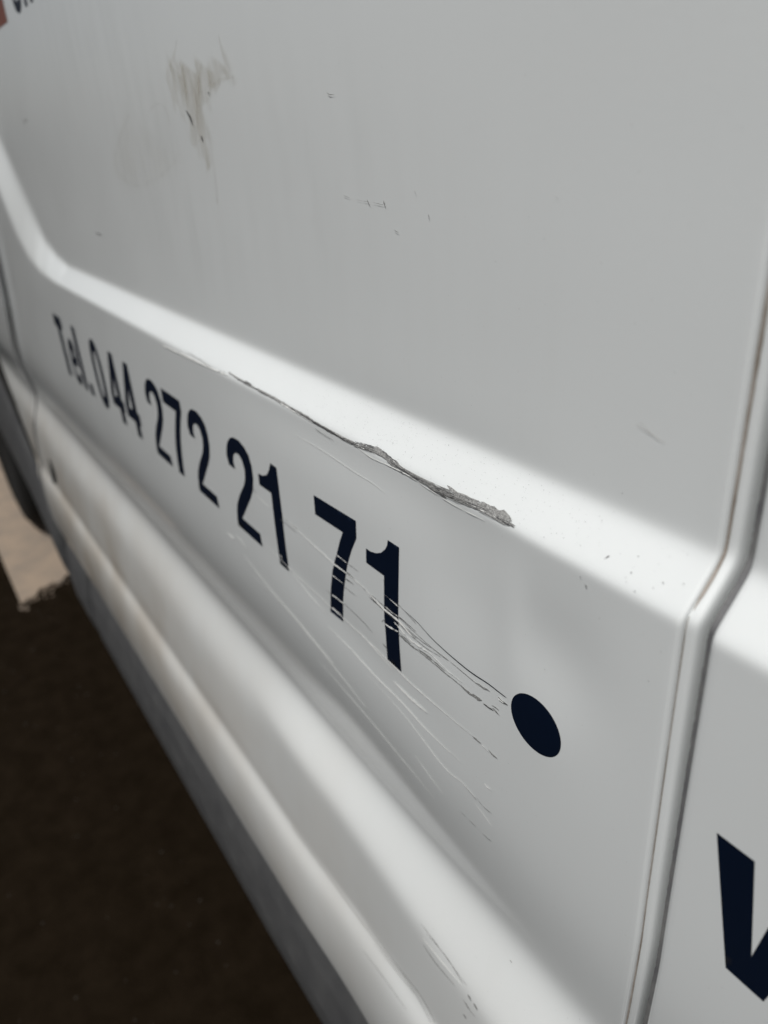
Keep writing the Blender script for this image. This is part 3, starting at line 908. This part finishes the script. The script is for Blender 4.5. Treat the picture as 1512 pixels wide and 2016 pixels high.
# specks
VV, FF = [], []
rs = np.random.default_rng(3)


def speck(x, z, r):
    n = 6
    a0 = rs.uniform(0, 6)
    q = [(x + r * rs.uniform(.6, 1.2) * math.cos(a0 + k * 1.047), z + r * rs.uniform(.6, 1.2) * math.sin(a0 + k * 1.047)) for k in range(n)]
    Xq, Zq = np.array([p[0] for p in q]), np.array([p[1] for p in q])
    V = W(Xq, side(Xq, Zq) - .003, Zq)
    b = len(VV) * n
    VV.append(V)
    FF.append(tuple(range(b, b + n)))


for p in SPECKS:
    speck(p[0], p[1], rs.uniform(.0009, .0015))
for _ in range(420):
    t = rs.beta(2, 2.2)
    speck(-2.2 + 1.55 * t, -.70 - .10 * rs.beta(1.6, 1.6), rs.uniform(.0003, .0008))
for _ in range(160):
    speck(rs.uniform(-4, XF - .03), rs.uniform(-1.9, .6), rs.uniform(.0005, .0012))
o = link("grime_specks", mesh("grime_specks", np.concatenate(VV), FF, False), M['dark'], door, kind="stuff")
if o.data.polygons[0].normal.y > 0:
    o.data.flip_normals()


def film(name, x0, x1, z0, z1, step, cover, m, parent, lift=.0009):
    xs_, zs_ = np.arange(x0, x1, step), np.arange(z0, z1, step)
    X, Z = np.meshgrid(xs_, zs_)
    me = grid_mesh(name, X, side(X, Z) - lift, Z)
    if me.polygons[0].normal.y > 0:
        me.flip_normals()
    at = me.attributes.new("cover", 'FLOAT', 'POINT')
    at.data.foreach_set("value", np.clip(cover(X, Z), 0, 1).ravel())
    return link(name, me, M[m], parent)


def seg_cover(X, Z, lines, gain=1.):
    c = np.zeros(X.shape)
    for ln in lines:
        S = smooth_path(ln, .02)
        for a, b in zip(S[:-1], S[1:]):
            d = b[:2] - a[:2]
            t = np.clip(((X - a[0]) * d[0] + (Z - a[1]) * d[1]) / (d @ d + 1e-12), 0, 1)
            dist = np.hypot(X - a[0] - t * d[0], Z - a[1] - t * d[1])
            w_ = max(.003, a[2] * .75)
            c = np.maximum(c, np.exp(-(dist / w_) ** 2))
    return c * gain


def poly_cover(X, Z, poly, soft):
    ins = in_poly(X, Z, poly)
    d = np.full(X.shape, 1e9)
    for i in range(len(poly)):
        a, b = np.array(poly[i]), np.array(poly[(i + 1) % len(poly)])
        e = b - a
        t = np.clip(((X - a[0]) * e[0] + (Z - a[1]) * e[1]) / (e @ e), 0, 1)
        d = np.minimum(d, np.hypot(X - a[0] - t * e[0], Z - a[1] - t * e[1]))
    return 1 / (1 + np.exp(-np.where(ins, d, -d) / soft))


def stain_cover(X, Z):
    blob = poly_cover(X + .02 * np.sin(Z * 55 + 3 * np.sin(X * 21)) , Z + .018 * np.sin(X * 47 + 2 * np.sin(Z * 33)), STAIN_BLOB, .004)
    streak = .5 + .5 * np.sin(X * 60 + 3 * np.sin(Z * 7)) * np.sin(X * 23 + 1.3)
    return blob * (.50 + .22 * streak) + seg_cover(X, Z, STAIN_LINES[:2] + STAIN_LINES[4:], .42) + seg_cover(X, Z, STAIN_LINES[2:4], .18) * (.4 + .6 * streak) + .16 * poly_cover(X, Z, [p[:2] for p in STAIN_LINES[2]], .02)


film("dried_stain", -3.95, -2.15, -.45, .42, .0075, stain_cover, 'film', door)
for ln in STAIN_DARK:
    ribbon_obj("stain_crust", ln, .5, 'dark', door, RNG)


def mist_cover(X, Z):
    c = 0
    for cx_, cz_, sx_, sz_, g in ((-3.4, .0, .45, .25, .5), (-3.9, .45, .5, .2, .5), (-2.0, -.1, .35, .3, .35), (-2.9, -.35, .4, .2, .3), (-4.6, .3, .3, .3, .4)):
        c = c + g * np.exp(-((X - cx_) / sx_) ** 2 - ((Z - cz_) / sz_) ** 2)
    return .45 * c * (.5 + .5 * np.sin(X * 31 + 2 * np.sin(Z * 4)) * np.sin(X * 13))


film("wipe_marks", -5.2, -1.2, -.62, .9, .02, mist_cover, 'mist', door, lift=.0006)

# brown dirt in the crack beside the pillar, thin dark line further down
zc = [(-.2, .016), (-.45, .017), (-.62, .014), (-.70, .011), (-.745, .018), (-.775, .014)]
pts = [(XF + .004, z, w) for z, w in zc]


def crack(name, pts, kind, y_off):
    S = smooth_path(pts, .012)
    n = len(S)
    jit = RNG.normal(0, .06 if np.max(S[:, 2]) < .02 else .03, n)
    w_ = np.abs(S[:, 2]) * (1 + jit)
    if S[0, 0] > -2:
        S[:, 0] += front_shift(S[:, 1])
    X = np.stack([S[:, 0] - w_ / 2, S[:, 0] + w_ / 2], 1)
    Z = np.stack([S[:, 1], S[:, 1]], 1)
    me = grid_mesh(name, X, side(X, Z) + y_off, Z)
    if me.polygons[0].normal.y > 0:
        me.flip_normals()
    return link(name, me, M[kind], pillar)


crack("crack_dirt_shade", [(XF + .003, z, w) for z, w in [(1.2, .012), (.6, .012), (0, .011), (-.4, .009), (-.60, .007), (-.70, .006), (-.75, .008), (-.775, .005), (-.79, .001)]], 'brown', .0125)
crack("crack_dirt_shade", [(XF + .002, z, w) for z, w in [(-.80, .001), (-.83, .002), (-.9, .0025), (-1.1, .0025), (-1.3, .003), (-1.6, .003), (-1.8, .004), (-1.95, .005), (-2.1, .004)]], 'brown', .0125)
crack("crack_dirt_shade", [(-.60, z, w) for z, w in [(.6, .05), (-.3, .05), (-.70, .05), (-.80, .05), (-1.2, .05), (-2.2, .05)]], 'black', .090)  # black strip deep in the front gap, painted in as its shade

gap_shade_line = crack("gap_shade_strip", [(-.6145, z, .030) for z in (.8, 0, -.7, -.8, -1.2, -1.7, -2.2)], 'gap_shade', .024)  # grey strip at the front door edge, gap shade put in as colour
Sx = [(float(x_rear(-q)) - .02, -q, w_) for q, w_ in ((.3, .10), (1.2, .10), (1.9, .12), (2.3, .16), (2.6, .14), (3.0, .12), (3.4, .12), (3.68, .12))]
joint = crack("joint_shade", Sx, 'dark', -.0015)  # dark ribbon on the rear seam, shade of the gap painted on
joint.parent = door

# ---------------------------------------------------------------- ground
def plane_grid(name, x0, x1, y0, y1, z, n, m, parent=None, **kw):
    xs_ = np.linspace(x0, x1, n)
    ys_ = np.linspace(y0, y1, n)
    X, Y = np.meshgrid(xs_, ys_)
    V = np.stack([X, Y, np.full(X.shape, z)], -1).reshape(-1, 3)
    idx = np.arange(n * n).reshape(n, n)
    F = np.stack([idx[:-1, :-1].ravel(), idx[:-1, 1:].ravel(), idx[1:, 1:].ravel(), idx[1:, :-1].ravel()], 1)
    return link(name, mesh(name, V, F, False), m, parent, **kw)


asphalt = mat("shade_dark_asphalt", (.0068, .0044, .0022), .95, spec=.04, noise=(22, .35, .7), col2=(.0115, .0078, .0045), bump=(160, .8))  # shade on the ground is put into this near-black base colour
lit_ground_m = mat("sunlit_ground", (.285, .225, .17), .9, spec=.15, noise=(11, .35, .68), col2=(.20, .168, .138), bump=(60, .6))  # lit tone of the ground, colour of the painted sunlit patch
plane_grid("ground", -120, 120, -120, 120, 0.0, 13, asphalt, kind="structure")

# pale sheet under the rear axle: sunlight painted in by colour and ragged outline
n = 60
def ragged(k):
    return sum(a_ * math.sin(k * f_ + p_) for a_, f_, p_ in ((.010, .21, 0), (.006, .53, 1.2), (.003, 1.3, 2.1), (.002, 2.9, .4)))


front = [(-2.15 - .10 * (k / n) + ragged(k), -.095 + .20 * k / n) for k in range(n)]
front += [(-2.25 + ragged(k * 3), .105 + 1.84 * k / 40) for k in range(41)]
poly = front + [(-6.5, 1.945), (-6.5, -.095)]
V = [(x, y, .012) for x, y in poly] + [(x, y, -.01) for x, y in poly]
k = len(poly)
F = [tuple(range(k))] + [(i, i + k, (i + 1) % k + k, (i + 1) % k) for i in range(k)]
lit_patch = link("sunlit_patch", mesh("sunlit_patch", V, F, False), lit_ground_m, None, kind="structure")

# pale bits that soften the edge of the painted sunlight
VV, FF = [], []
for _ in range(150):
    cy_ = RNG.uniform(-.10, .25)
    cx_ = -2.155 - .5 * max(0, cy_ + .095) + abs(RNG.normal(0, .022)) - .02 * RNG.random()
    r_ = RNG.uniform(.002, .008)
    b = len(VV)
    r_ *= .7
    for q in range(5):
        a_ = q * 1.2566 + RNG.uniform(-.3, .3)
        VV.append((cx_ + r_ * math.cos(a_), cy_ + r_ * math.sin(a_), .001))
    VV.append((cx_, cy_, r_ * .8))
    FF += [(b + q, b + (q + 1) % 5, b + 5) for q in range(5)]
link("lit_edge_bits", mesh("lit_edge_bits", VV, FF, False), lit_ground_m, lit_patch, kind="stuff")

# grit lying on the asphalt
VV, FF = [], []
for _ in range(160):
    cx_, cy_ = RNG.uniform(-2.3, -.2), -.02 - RNG.random() ** 1.5 * .5
    r_ = RNG.uniform(.001, .0030)
    b = len(VV)
    for q in range(5):
        a_ = q * 1.2566 + RNG.uniform(-.3, .3)
        VV.append((cx_ + r_ * math.cos(a_), cy_ + r_ * math.sin(a_), .0005))
    VV.append((cx_, cy_, r_ * .6))
    FF += [(b + q, b + (q + 1) % 5, b + 5) for q in range(5)]
grit_m = mat("brown_grit", (.022, .017, .011), .9, noise=(40, .35, .65), col2=(.014, .011, .007))
link("grit", mesh("grit", VV, FF, False), grit_m, bpy.data.objects["ground"], kind="stuff")
